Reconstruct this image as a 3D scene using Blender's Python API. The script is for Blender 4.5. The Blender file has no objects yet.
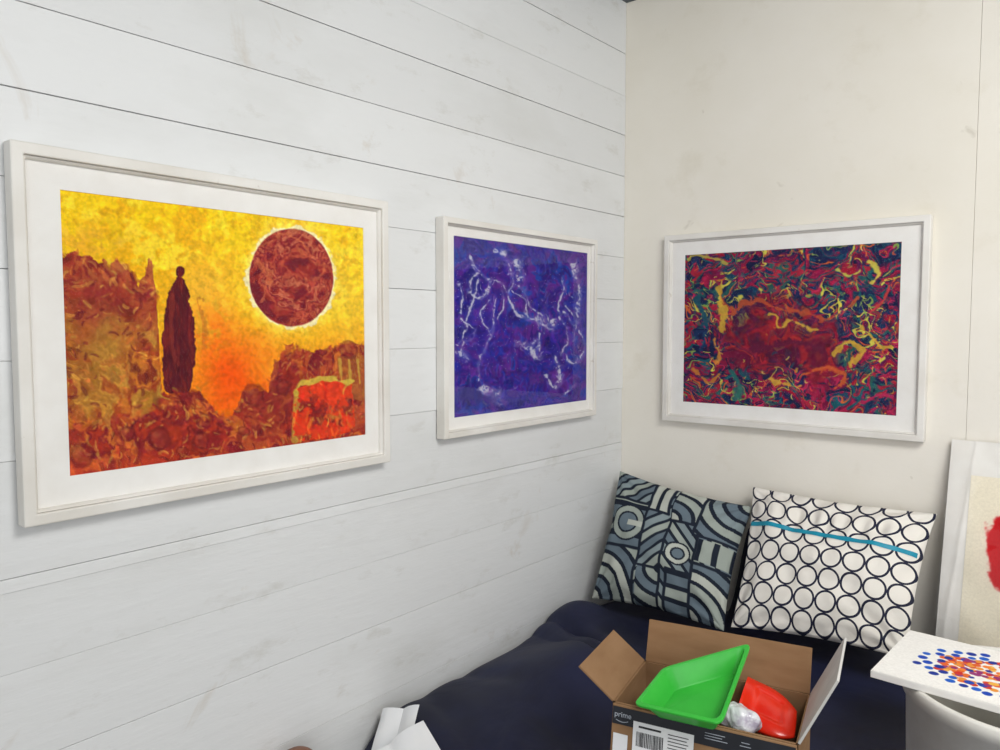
import bpy, bmesh, math, random
import numpy as np
from mathutils import Vector, Matrix, Euler
random.seed(7)
C = bpy.context.scene.collection
sc = bpy.context.scene
sc.view_settings.view_transform = 'Standard'
PI = math.pi
F = 776.0
CAM = Vector((1.231, -2.1, 1.35))
PITCH = math.atan(49/776)
ROT = Euler((PI/2-PITCH, 0, math.radians(39.4)), 'XYZ')
RM = ROT.to_matrix()

def ray(px, py):
    return RM @ Vector(((px-500)/F, -(py-375)/F, -1))
def onx(px, py, x=0.0):
    d = ray(px, py); return CAM + d*((x-CAM.x)/d.x)
def ony(px, py, y=0.0):
    d = ray(px, py); return CAM + d*((y-CAM.y)/d.y)
def onz(px, py, z=0.0):
    d = ray(px, py); return CAM + d*((z-CAM.z)/d.z)

def s2l(c):
    c = np.asarray(c, dtype=float)/255.0
    return np.where(c <= 0.04045, c/12.92, ((c+0.055)/1.055)**2.4)
def S(r, g, b):
    v = s2l((r, g, b)); return (float(v[0]), float(v[1]), float(v[2]), 1)

# ---------------------------------------------------------------- materials
class NT:
    def __init__(self, name):
        m = bpy.data.materials.new(name); m.use_nodes = True
        self.m = m; self.t = m.node_tree; self.p = self.t.nodes['Principled BSDF']
    def n(self, kind, **kw):
        nd = self.t.nodes.new(kind)
        for k, v in kw.items(): setattr(nd, k, v)
        return nd
    def l(self, a, b): self.t.links.new(a, b)
    def math(self, op, a, b=None, c=None):
        nd = self.n('ShaderNodeMath', operation=op)
        for i, v in enumerate((a, b, c)):
            if v is None: continue
            if isinstance(v, (int, float)): nd.inputs[i].default_value = v
            else: self.l(v, nd.inputs[i])
        return nd.outputs[0]
    def mix(self, fac, a, b):
        nd = self.n('ShaderNodeMix', data_type='RGBA')
        for s, v in ((nd.inputs[0], fac), (nd.inputs[6], a), (nd.inputs[7], b)):
            if isinstance(v, (int, float, tuple)): s.default_value = v
            else: self.l(v, s)
        return nd.outputs[2]
    def noise(self, scale, detail=4, rough=.55, stretch=(1, 1, 1), dist=0.0):
        tc = self.n('ShaderNodeTexCoord'); mp = self.n('ShaderNodeMapping')
        mp.inputs['Scale'].default_value = stretch
        self.l(tc.outputs['Object'], mp.inputs['Vector'])
        nz = self.n('ShaderNodeTexNoise')
        nz.inputs['Scale'].default_value = scale; nz.inputs['Detail'].default_value = detail
        nz.inputs['Roughness'].default_value = rough; nz.inputs['Distortion'].default_value = dist
        self.l(mp.outputs[0], nz.inputs['Vector'])
        return nz.outputs[0]
    def ramp(self, fac, lo, hi):
        nd = self.n('ShaderNodeMapRange'); nd.inputs[1].default_value = lo; nd.inputs[2].default_value = hi
        self.l(fac, nd.inputs[0]); return nd.outputs[0]
    def bump(self, h, strength=.3, dist=.002):
        nd = self.n('ShaderNodeBump'); nd.inputs['Strength'].default_value = strength
        nd.inputs['Distance'].default_value = dist
        self.l(h, nd.inputs['Height']); self.l(nd.outputs[0], self.p.inputs['Normal'])
    def base(self, c):
        if isinstance(c, tuple): self.p.inputs['Base Color'].default_value = c
        else: self.l(c, self.p.inputs['Base Color'])

def simple(name, c1, c2=None, rough=.6, scale=20, bump=.2, bscale=80, bdist=.001, spec=.4, stretch=(1, 1, 1)):
    t = NT(name)
    if c2 is None: c2 = tuple(x*.88 for x in c1[:3])+(1,)
    t.base(t.mix(t.ramp(t.noise(scale, stretch=stretch), .35, .65), c1, c2))
    t.p.inputs['Roughness'].default_value = rough
    t.p.inputs['Specular IOR Level'].default_value = spec
    t.bump(t.noise(bscale, stretch=stretch), bump, bdist)
    return t.m

# painted plank wall
t = NT('white_plank_paint')
at = t.n('ShaderNodeAttribute', attribute_name='tone')
b0 = t.mix(at.outputs['Fac'], S(225, 226, 226), S(232, 233, 233))
b1 = t.mix(t.math('MULTIPLY', t.ramp(t.noise(2.3, 5, .6, (1, .6, 1.5)), .5, .75), .55), b0, S(207, 207, 203))
b2 = t.mix(t.math('MULTIPLY', t.ramp(t.noise(13, 6, .7, (1, .5, 1.2)), .58, .8), .55), b1, S(187, 183, 172))
b3 = t.mix(t.math('MULTIPLY', t.ramp(t.noise(5, 5, .6, dist=1), .65, .78), .55), b2, S(192, 177, 156))
t.base(b3); t.p.inputs['Roughness'].default_value = .45
g1 = t.noise(7, 5, .55, (1, 1, 6)); g2 = t.noise(40, 4, .6, (1, .5, 2.0))
t.bump(t.math('ADD', g1, t.math('MULTIPLY', g2, .4)), .4, .003)
M_plank = t.m
t = NT('wall_gap_grey'); t.base(S(172, 172, 170)); t.p.inputs['Roughness'].default_value = .9; M_gap = t.m
# cream wall
t = NT('cream_wall_paint')
b1 = t.mix(t.ramp(t.noise(1.6, 5, .6), .35, .7), S(241, 236, 226), S(233, 227, 213))
b2 = t.mix(t.math('MULTIPLY', t.ramp(t.noise(7, 6, .65), .57, .8), .45), b1, S(213, 204, 182))
b3 = t.mix(t.math('MULTIPLY', t.ramp(t.noise(11, 3, .5, dist=1.5), .72, .78), .3), b2, S(170, 160, 140))
t.base(b3); t.p.inputs['Roughness'].default_value = .55
t.bump(t.math('ADD', t.noise(14, 6, .6), t.math('MULTIPLY', t.noise(90, 3), .3)), .3, .003)
M_cream = t.m
M_ceil = simple('ceiling_paint', S(96, 104, 108), rough=.8)
M_floor = simple('floor_boards', S(120, 112, 100), S(95, 88, 78), rough=.6, scale=6, stretch=(1, 8, 1))
# frame paint
t = NT('worn_white_frame_paint')
b1 = t.mix(t.ramp(t.noise(6, 5), .4, .7), S(236, 233, 227), S(223, 218, 209))
b2 = t.mix(t.math('MULTIPLY', t.ramp(t.noise(38, 6, .75), .63, .74), .6), b1, S(172, 156, 132))
t.base(b2); t.p.inputs['Roughness'].default_value = .5
t.bump(t.noise(50, 5, .65, (1, 1, 1)), .4, .0015); M_frame = t.m
M_mount = simple('mount_card_white', S(241, 239, 235), S(236, 233, 228), rough=.8, bump=.05)
def attr_mat(name, rough=.45, bscale=120, bump=.4, bdist=.0012, spec=.4, gain=.88):
    t = NT(name); a = t.n('ShaderNodeAttribute', attribute_name='Col')
    nz = t.noise(bscale*1.7, 3, .6)
    v = t.n('ShaderNodeHueSaturation'); t.l(a.outputs['Color'], v.inputs['Color'])
    t.l(t.math('ADD', t.math('MULTIPLY', nz, .3), gain), v.inputs['Value'])
    t.base(v.outputs[0]); t.p.inputs['Roughness'].default_value = rough
    t.p.inputs['Specular IOR Level'].default_value = spec
    t.bump(t.noise(bscale, 5, .6, dist=.6), bump, bdist); return t.m
M_art = attr_mat('acrylic_paint_surface', spec=.1, rough=.6)
M_weave = attr_mat('patterned_cotton_cloth', rough=.85, bscale=500, bump=.3, bdist=.0005, spec=.1)
def glassmat(name, k=.5, rough=.03):
    t = NT(name); out = t.t.nodes['Material Output']
    tr = t.n('ShaderNodeBsdfTransparent'); gl = t.n('ShaderNodeBsdfGlossy'); gl.inputs['Roughness'].default_value = rough
    fr = t.n('ShaderNodeFresnel'); fr.inputs['IOR'].default_value = 1.45
    mx = t.n('ShaderNodeMixShader')
    t.l(t.math('MULTIPLY', fr.outputs[0], k), mx.inputs[0]); t.l(tr.outputs[0], mx.inputs[1]); t.l(gl.outputs[0], mx.inputs[2])
    t.l(mx.outputs[0], out.inputs['Surface']); t.t.nodes.remove(t.p); return t.m
M_glass = glassmat('picture_glass', .05)
M_sleeve = glassmat('clear_plastic_sleeve', 1.1, .03)
t = NT('navy_cloth')
t.base(t.mix(t.ramp(t.noise(5, 5), .35, .7), S(16, 19, 44), S(27, 32, 66))); t.p.inputs['Roughness'].default_value = .6
t.p.inputs['Specular IOR Level'].default_value = .35
t.bump(t.math('ADD', t.noise(6, 3, .5, dist=.8), t.math('MULTIPLY', t.noise(400, 2), .03)), .5, .012); M_navy = t.m
M_wood = simple('pale_bench_wood', S(170, 160, 145), rough=.6)
M_card = simple('brown_cardboard', S(150, 117, 86), S(137, 105, 75), rough=.85, scale=9, bscale=60, bump=.1, stretch=(1, 1, 4), spec=.15)
M_cardin = simple('brown_cardboard_inside', S(112, 82, 56), S(98, 72, 50), rough=.9)
M_greyflap = simple('grey_cardboard_flap', S(206, 204, 200), rough=.8)
M_black = simple('black_printed_tape', S(26, 28, 34), S(34, 36, 44), rough=.35, bump=.05)
M_print = simple('pale_print_ink', S(170, 176, 186), rough=.6, bump=0)
M_paper = simple('white_paper', S(236, 236, 236), S(226, 228, 232), rough=.7, scale=8, bump=.15, bscale=25, bdist=.003)
M_ink = simple('black_ink', S(50, 50, 52), rough=.7, bump=0)
M_green = simple('bright_green_plastic', S(60, 184, 64), S(52, 174, 58), rough=.32, bump=.05, spec=.5)
M_red = simple('bright_red_plastic', S(230, 46, 22), S(218, 34, 18), rough=.25, bump=.03, spec=.5)
M_tub = simple('white_tub_plastic', S(234, 232, 225), S(225, 222, 214), rough=.45)
M_brown = simple('brown_turned_wood', S(140, 92, 66), S(112, 70, 48), rough=.45)
M_teal = simple('teal_ribbon', S(20, 148, 176), rough=.5, bscale=300)
t = NT('smooth_white_wrap'); t.base(t.mix(t.ramp(t.noise(40, 3), .5, .66), S(218, 218, 222), S(176, 168, 184)))
t.p.inputs['Roughness'].default_value = .18; t.bump(t.noise(26, 3, dist=1.2), .7, .006); M_wrap = t.m
# ring cushion
t = NT('ring_printed_cotton')
uvn = t.n('ShaderNodeUVMap', uv_map='UVMap'); sp = t.n('ShaderNodeSeparateXYZ'); t.l(uvn.outputs[0], sp.inputs[0])
NX, NY = 8.0, 6.7
fx = t.math('SUBTRACT', t.math('FRACT', t.math('MULTIPLY', sp.outputs[0], NX)), .5)
fy = t.math('SUBTRACT', t.math('FRACT', t.math('MULTIPLY', sp.outputs[1], NY)), .5)
r = t.math('SQRT', t.math('ADD', t.math('MULTIPLY', fx, fx), t.math('MULTIPLY', fy, fy)))
ringm = t.math('LESS_THAN', t.math('ABSOLUTE', t.math('SUBTRACT', r, .455)), .048)
t.base(t.mix(ringm, S(238, 233, 224), S(26, 29, 54))); t.p.inputs['Roughness'].default_value = .85
t.bump(t.math('ADD', t.noise(22, 4, .5, dist=.6), t.math('MULTIPLY', t.noise(500, 2), .05)), .6, .008); M_ring = t.m

# ---------------------------------------------------------------- helpers
class MB:
    def __init__(s): s.v = []; s.f = []
    def quadbox(s, c, dx, dy, dz):
        b = len(s.v); c = Vector(c); dx = Vector(dx)/2; dy = Vector(dy)/2; dz = Vector(dz)/2
        for k in (-1, 1):
            for j in (-1, 1):
                for i in (-1, 1): s.v.append(c+dx*i+dy*j+dz*k)
        s.f += [tuple(b+q for q in f) for f in ((0, 2, 3, 1), (4, 5, 7, 6), (0, 1, 5, 4), (2, 6, 7, 3), (0, 4, 6, 2), (1, 3, 7, 5))]
        return s
    def box(s, lo, hi):
        lo = Vector(lo); hi = Vector(hi); d = hi-lo
        return s.quadbox((lo+hi)/2, (d.x, 0, 0), (0, d.y, 0), (0, 0, d.z))
    def ring(s, outer, inner, y0o, y0i, yb):
        """picture ring: outer/inner=(x0,x1,z0,z1) front y at outer and inner edge, back yb"""
        def rc(r, y): x0, x1, z0, z1 = r; return [(x0, y, z0), (x1, y, z0), (x1, y, z1), (x0, y, z1)]
        b = len(s.v)
        for r, y in ((outer, yb), (outer, y0o), (inner, y0i), (inner, yb)): s.v += [Vector(p) for p in rc(r, y)]
        for L in range(4):
            M = (L+1) % 4
            for i in range(4):
                j = (i+1) % 4; s.f.append((b+L*4+i, b+L*4+j, b+M*4+j, b+M*4+i))
        return s
    def grid(s, P, nu, nv):
        b = len(s.v)
        for j in range(nv):
            for i in range(nu): s.v.append(P(i/(nu-1), j/(nv-1)))
        for j in range(nv-1):
            for i in range(nu-1):
                a = b+j*nu+i; s.f.append((a, a+1, a+nu+1, a+nu))
        return s
    def lathe(s, prof, n=48, c=(0, 0, 0)):
        b = len(s.v); c = Vector(c)
        for r, z in prof:
            for k in range(n):
                a = 2*PI*k/n; s.v.append(c+Vector((r*math.cos(a), r*math.sin(a), z)))
        for q in range(len(prof)-1):
            for k in range(n):
                k2 = (k+1) % n; s.f.append((b+q*n+k, b+q*n+k2, b+(q+1)*n+k2, b+(q+1)*n+k))
        return s
    def build(s, name, m, parent=None, smooth=False, bevel=0, merge=False, solid=0):
        me = bpy.data.meshes.new(name); me.from_pydata([tuple(v) for v in s.v], [], s.f); me.materials.append(m)
        bm = bmesh.new(); bm.from_mesh(me)
        if merge: bmesh.ops.remove_doubles(bm, verts=bm.verts, dist=1e-5)
        bmesh.ops.recalc_face_normals(bm, faces=bm.faces); bm.to_mesh(me); bm.free()
        if smooth: me.polygons.foreach_set('use_smooth', [True]*len(me.polygons))
        o = bpy.data.objects.new(name, me); C.objects.link(o)
        if parent: o.parent = parent
        if solid:
            md = o.modifiers.new('solid', 'SOLIDIFY'); md.thickness = solid; md.offset = 0
        if bevel:
            md = o.modifiers.new('bevel', 'BEVEL'); md.width = bevel; md.segments = 2; md.limit_method = 'ANGLE'
        return o
def thing(name, label, cat, loc=(0, 0, 0), rz=0, group=None):
    o = bpy.data.objects.new(name, None); C.objects.link(o); o.location = loc; o.rotation_euler = (0, 0, rz)
    o.empty_display_size = .05
    tag(o, label, cat, group); return o
def tag(o, label, cat, group=None):
    o['label'] = label; o['category'] = cat
    if group: o['group'] = group
    return o
def struct(o): o['kind'] = 'structure'; return o

# ---------------------------------------------------------------- numpy paint kit
LAT = {}; LATL = {}
def lattice(seed):
    if seed not in LAT:
        LAT[seed] = np.random.RandomState(seed).rand(64, 64); LATL[seed] = LAT[seed].tolist()
    return LAT[seed]
def nz(x, y, s, seed):
    seed = int(seed); lattice(seed); g = LATL[seed]; x = x/s+20; y = y/s+20
    xi = math.floor(x); yi = math.floor(y); fx = x-xi; fy = y-yi; fx = fx*fx*(3-2*fx); fy = fy*fy*(3-2*fy)
    a = g[yi % 64]; b = g[(yi+1) % 64]; i = xi % 64; j = (xi+1) % 64
    return (a[i]*(1-fx)+a[j]*fx)*(1-fy)+(b[i]*(1-fx)+b[j]*fx)*fy-.5
def vnoise(x, y, seed):
    g = lattice(seed)
    xi = np.floor(x).astype(int); yi = np.floor(y).astype(int); fx = x-xi; fy = y-yi
    fx = fx*fx*(3-2*fx); fy = fy*fy*(3-2*fy)
    a = g[yi % 64, xi % 64]; b = g[yi % 64, (xi+1) % 64]; c = g[(yi+1) % 64, xi % 64]; d = g[(yi+1) % 64, (xi+1) % 64]
    return (a*(1-fx)+b*fx)*(1-fy)+(c*(1-fx)+d*fx)*fy
def fbm(x, y, sc_, seed, octv=5):
    r = 0; a = .5; tot = 0
    for o in range(octv):
        th = .6+1.3*o; c, s = math.cos(th), math.sin(th); X = (x*c-y*s)/sc_*2**o; Y = (x*s+y*c)/sc_*2**o
        r = r+a*vnoise(X+13.3*o+90, Y+7.7*o+90, seed+o); tot += a; a *= .55
    return r/tot
def sst(a, b, x):
    q = np.clip((x-a)/(b-a), 0, 1); return q*q*(3-2*q)
def lay(img, mask, col):
    col = np.asarray(col, dtype=float)
    return img*(1-mask[..., None])+col*mask[..., None]
def pal(tv, cols, sharp=.3):
    cols = np.array(cols, float); tv = np.clip(tv, 0, .9999)*(len(cols)-1); i = tv.astype(int); f = (tv-i)[..., None]
    f = sst(sharp, 1-sharp, f)
    return cols[i]*(1-f)+cols[i+1]*f
def segd(x, y, pts):
    d = np.full(x.shape, 1e9)
    for (a, b), (c, e) in zip(pts[:-1], pts[1:]):
        vx, vy = c-a, e-b; q = np.clip(((x-a)*vx+(y-b)*vy)/(vx*vx+vy*vy+1e-9), 0, 1)
        d = np.minimum(d, np.hypot(x-a-q*vx, y-b-q*vy))
    return d
def spline(pts, k=8):
    P = [pts[0]]+list(pts)+[pts[-1]]; out = []
    for i in range(1, len(P)-2):
        p0, p1, p2, p3 = P[i-1:i+3]
        for j in range(k):
            q = j/k
            out.append(tuple(.5*(2*p1[d]+(p2[d]-p0[d])*q+(2*p0[d]-5*p1[d]+4*p2[d]-p3[d])*q*q+(3*p1[d]-p0[d]-3*p2[d]+p3[d])*q**3) for d in (0, 1)))
    out.append(pts[-1]); return out
def inpoly(x, y, pts):
    r = np.zeros(x.shape, bool); n = len(pts)
    for i in range(n):
        x1, y1 = pts[i]; x2, y2 = pts[(i+1) % n]
        if y1 == y2: continue
        c = ((y1 > y) != (y2 > y)) & (x < (x2-x1)*(y-y1)/(y2-y1)+x1); r ^= c
    return r
def brush(img, n, L, W, seed, ang, jit=.1, alpha=.85, region=None, cols=None, src=None, curl=1.2):
    """lay n short curved bristle strokes, coloured from the image below (or from cols)"""
    rs = np.random.RandomState(seed); h, w = img.shape[:2]; src = img.copy() if src is None else src
    for k in range(n):
        cx, cy = rs.rand()*(w-1), rs.rand()*(h-1); ix, iy = int(cx), int(cy)
        r4 = rs.rand(6); g3 = rs.randn(4); hue = rs.randn(3)
        if region is not None and (region[iy, ix] <= 0 or r4[5] > region[iy, ix]): continue
        th = ang[iy, ix]+g3[0]*.35; l = L*(.5+r4[0]); ww = W*(.5+r4[1]); cv = (r4[2]-.5)*curl/l
        R = int(max(l, ww))+2
        x0, x1, y0, y1 = max(0, ix-R), min(w, ix+R+1), max(0, iy-R), min(h, iy+R+1)
        yy, xx = np.mgrid[y0:y1, x0:x1]; dx = xx-cx; dy = yy-cy; c, s = math.cos(th), math.sin(th)
        p = dx*c+dy*s; q = -dx*s+dy*c+cv*p*p
        m = np.clip(1.5-1.5*((p/l)**4+(q/ww)**2), 0, 1)*(.8+.2*np.sin(q*2.2+r4[3]*6))*alpha
        col = (src[iy, ix] if cols is None else np.array(cols[int(r4[4]*len(cols))], float))*(1+g3[1]*jit)+hue*jit*40
        img[y0:y1, x0:x1] = img[y0:y1, x0:x1]*(1-m[..., None])+np.clip(col, 0, 255)*m[..., None]
    return img
def homog(c):
    """unit square (u right, v down) -> quad c = TL,TR,BR,BL (sketch coordinates of the artwork)"""
    A = []; B = []
    for (u, v), (x, y) in zip(((0, 0), (1, 0), (1, 1), (0, 1)), c):
        A.append([u, v, 1, 0, 0, 0, -u*x, -v*x]); B.append(x); A.append([0, 0, 0, u, v, 1, -u*y, -v*y]); B.append(y)
    h = np.linalg.solve(np.array(A, float), np.array(B, float)); return np.append(h, 1).reshape(3, 3)
def sketch(c, nu, nv):
    H = homog(c); u, v = np.meshgrid(np.linspace(0, 1, nu), np.linspace(0, 1, nv))
    w = H[2, 0]*u+H[2, 1]*v+1
    return u, v, (H[0, 0]*u+H[0, 1]*v+H[0, 2])/w, (H[1, 0]*u+H[1, 1]*v+H[1, 2])/w

def paint_eclipse(c, nu, nv):
    u, v, X, Y = sketch(c, nu, nv)
    n1 = fbm(X, Y, 24, 1)-.5; n2 = fbm(X, Y, 24, 11)-.5; n3 = fbm(X, Y, 7, 21, 4)-.5; n4 = fbm(X, Y, 60, 31)-.5
    n5 = fbm(X, Y, 2.5, 41, 2)-.5
    x = X+n1*18; y = Y+n2*18; ang = (fbm(X, Y, 50, 83, 2)-.5)*7
    img = pal(sst(235, 425, y+n4*80), [(248, 204, 24), (248, 198, 24), (247, 176, 26), (245, 142, 26), (240, 104, 24)], .0)
    img = lay(img, sst(.0, .2, n3+n1)*.65*sst(440, 240, Y), (254, 226, 60))
    img = lay(img, sst(.02, .22, -n3-n2)*.5, (236, 158, 22))
    img = lay(img, np.exp(-((X-95)/45)**2-((Y-244)/18)**2)*sst(-.12, .12, n3)*.6, (212, 140, 52))
    img = lay(img, np.exp(-((X-205)/30)**2-((Y-300)/50)**2)*.7, (250, 188, 62))
    img = lay(img, np.exp(-((x-214)/24)**2-((y-338)/38)**2)*.8*sst(-.2, .06, n3), (247, 112, 24))
    img = lay(img, np.exp(-((x-232)/28)**2-((y-374)/38)**2)*.95, (246, 82, 12))
    img = lay(img, np.exp(-((x-262)/26)**2-((y-345)/18)**2)*.5, (246, 112, 24))
    img = lay(img, np.exp(-((x-345)/30)**2-((y-305)/36)**2)*.5, (250, 210, 70))
    img = lay(img, np.exp(-((X-292)/56)**2-((Y-278)/62)**2)*.5, (253, 220, 70))
    img = brush(img, 2200, 7, 3.2, 1, ang, .06, .5)
    m = np.clip((fbm(X+n1*26, Y+n2*26, 30, 55, 4)-.28)*2.2, 0, 1)
    # left rocks
    top = np.interp(X, [60, 75, 90, 100, 106, 112, 118, 126, 132, 140, 146, 150, 154, 158, 166], [260, 255, 258, 266, 261, 270, 262, 262, 272, 288, 276, 264, 268, 300, 470])
    mkL = sst(-1.5, 1.5, Y-top+n3*16+n1*8)
    up_ = pal(m, [(120, 38, 36), (150, 50, 38), (176, 82, 46), (138, 44, 42), (190, 104, 54), (154, 54, 36), (128, 38, 38)], .0)
    lo_ = pal(m, [(152, 64, 32), (180, 124, 44), (156, 100, 40), (200, 140, 54), (150, 58, 34), (206, 118, 42), (132, 50, 34)], .0)
    ml = sst(308, 350, y+n4*60)[..., None]; rc = up_*(1-ml)+lo_*ml
    img = img*(1-mkL[..., None])+rc*mkL[..., None]
    img = lay(img, mkL*np.exp(-((X-100)/26)**2-((Y-300)/22)**2)*.6, (140, 42, 44))
    img = lay(img, mkL*np.exp(-((x-112)/22)**2-((y-352)/30)**2)*.7, (186, 134, 50)); img = lay(img, mkL*np.exp(-((x-82)/12)**2-((y-350)/40)**2)*.5, (154, 66, 38))
    img = lay(img, mkL*np.exp(-((x-92)/22)**2-((y-405)/16)**2)*.5, (190, 130, 50))
    # bottom rocks
    top = np.interp(X, [60, 150, 165, 200, 215, 232, 242, 250, 258, 268, 275, 285, 296, 310, 330, 365], [428, 410, 392, 388, 414, 416, 394, 386, 384, 390, 362, 348, 342, 350, 346, 344])
    mkB = sst(-1.5, 1.5, Y-top+n3*16+n1*8)
    br = pal(m, [(138, 36, 36), (176, 56, 34), (130, 34, 40), (204, 106, 44), (154, 46, 38), (190, 84, 44), (122, 30, 40)], .0)
    img = img*(1-mkB[..., None])+br*mkB[..., None]
    img = lay(img, mkB*np.exp(-((x-272)/24)**2-((y-396)/36)**2)*.7, (136, 38, 40))
    img = lay(img, mkB*sst(448, 468, Y+n1*30)*.5, (208, 72, 42))
    mk = np.clip(mkL+mkB, 0, 1)
    img = brush(img, 2200, 7, 3.4, 2, ang*1.3+1, .10, .65, mk)
    img = brush(img, 900, 5, 1.8, 3, ang*1.3+1, .08, .6, mk*np.clip(1.1-mkB*.35, 0, 1), [(212, 150, 66), (216, 120, 54), (204, 148, 64), (222, 174, 70)])
    img = brush(img, 420, 6, 2.0, 4, ang*1.3+1, .08, .6, mk, [(100, 28, 36), (112, 32, 36), (90, 24, 34)])
    pp = inpoly(X, Y, [(336, 356), (366, 354), (366, 400), (340, 396)]).astype(float); img = lay(img, pp*.6, (164, 100, 44))
    for i in range(3): img = lay(img, sst(2.0, .8, segd(X, Y, [(339+9*i, 359), (341+9*i, 382)])+n3*3)*.8, (200, 160, 62))
    # broken red and yellow patch
    xs_ = X+n3*8; ys_ = Y+n1*10
    pp = inpoly(xs_, ys_, [(295, 388), (322, 381), (351, 380), (354, 430), (322, 438), (291, 444)]).astype(float)*sst(-.22, -.06, n3+n2*.6)
    img = lay(img, pp*.9, (226, 60, 30)); img = brush(img, 1100, 8, 2.6, 6, np.zeros(X.shape)+1.5, .07, .75, pp, [(242, 146, 52), (232, 66, 32), (222, 46, 26), (240, 106, 40), (160, 62, 38), (232, 180, 66), (206, 40, 28)])
    img = lay(img, sst(3.2, 1.2, segd(xs_, ys_, [(295, 392), (300, 384), (324, 380), (352, 379)])+n3*9)*.9, (214, 186, 70)); img = lay(img, sst(2.4, .8, segd(xs_, ys_, [(295, 390), (292, 440)])+n3*8)*.7, (200, 168, 62))
    for (cx, cy, rr) in ((348, 350, 8), (253, 394, 9), (160, 437, 10), (83, 455, 11), (202, 438, 7), (282, 386, 6), (128, 432, 6), (182, 450, 5), (243, 430, 5)):
        d = np.hypot(X-cx+n3*8, Y-cy+n2*9)/rr
        img = lay(img, sst(1.05, .6, d)*.5, (140, 48, 42)); img = lay(img, sst(.28, .06, np.abs(d-1))*.45, (92, 26, 34))
        img = lay(img, np.exp(-((X-cx+rr*.3)/(rr*.4))**2-((Y-cy+rr*.3)/(rr*.35))**2)*.4, (204, 118, 70))
    # robed figure
    fg = spline([(181, 277), (185, 283), (189, 292), (193, 312), (196, 345), (193, 380), (188, 391), (176, 392), (165, 389), (163, 350), (165, 318), (168, 298), (173, 286), (178, 279), (181, 277)])
    xx = X+n3*6; yy = Y+n1*4
    pp = np.maximum(inpoly(xx, yy, fg).astype(float), sst(1.15, .9, np.hypot((X+n3*3-181.5)/4.0, (Y-273)/5.4))); img = lay(img, pp, (92, 28, 36))
    src_ = img.copy()
    img = brush(img, 3000, 14, 2.2, 7, np.zeros(X.shape)+1.5, .05, .55, pp, [(118, 32, 36), (70, 20, 34), (84, 24, 36), (132, 40, 36), (78, 22, 34)], curl=.5)
    img = src_*(1-pp[..., None])+img*pp[..., None]
    img = lay(img, pp*sst(3.0, 1.0, segd(X, Y, spline([(174, 296), (172, 330), (176, 362)]))+n3*6)*.5, (156, 58, 44))
    img = lay(img, sst(2.2, .8, segd(X+n3*9, yy, [(199, 300), (204, 322), (204, 348)])+n3*8)*.45, (190, 96, 40))
    base_ = sst(1.2, .6, np.hypot((X-182)/26, (Y-396)/9))
    img = brush(img, 1300, 7, 2.0, 5, ang+1, .07, .7, base_, [(200, 172, 60), (150, 52, 38), (124, 36, 38), (184, 122, 48)])
    # planet
    d = np.hypot((X-291.5)/41.5, (Y-278)/48)+n3*.03
    img = lay(img, np.exp(-np.clip(d-1, 0, 9)*9)*sst(-.3, .1, n3+n1)*.8, (255, 230, 112))
    img = lay(img, sst(1.075, 1.035, d+n3*.22+n1*.14), (254, 240, 180))
    pc = pal(np.clip((fbm(X+n2*20, Y+n1*20, 16, 67, 4)-.3)*2.4, 0, 1), [(118, 34, 46), (152, 46, 44), (184, 80, 58), (138, 40, 46), (196, 104, 76), (154, 48, 44), (122, 34, 46)], .1)
    mk = sst(1.02, .985, d); img = img*(1-mk[..., None])+pc*mk[..., None]
    rin = sst(.99, .95, d); tan_ = np.arctan2(Y-278, X-291)+PI/2
    img = brush(img, 1600, 6, 2.6, 8, tan_, .12, .5, rin); img = brush(img, 700, 5, 1.4, 9, tan_, .06, .55, rin, [(212, 122, 80), (200, 100, 66), (104, 30, 44)])
    for pts in ([(262, 258), (268, 280), (262, 304)], [(300, 252), (318, 256), (326, 272), (312, 276)], [(278, 238), (296, 240), (316, 254)]):
        img = lay(img, rin*sst(2.0, .6, segd(x, y, spline(pts))+n3*6)*.55, (220, 120, 74))
    img = img*(1+n5[..., None]*.2+n3[..., None]*.18)
    return np.clip(img, 0, 255)

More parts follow.
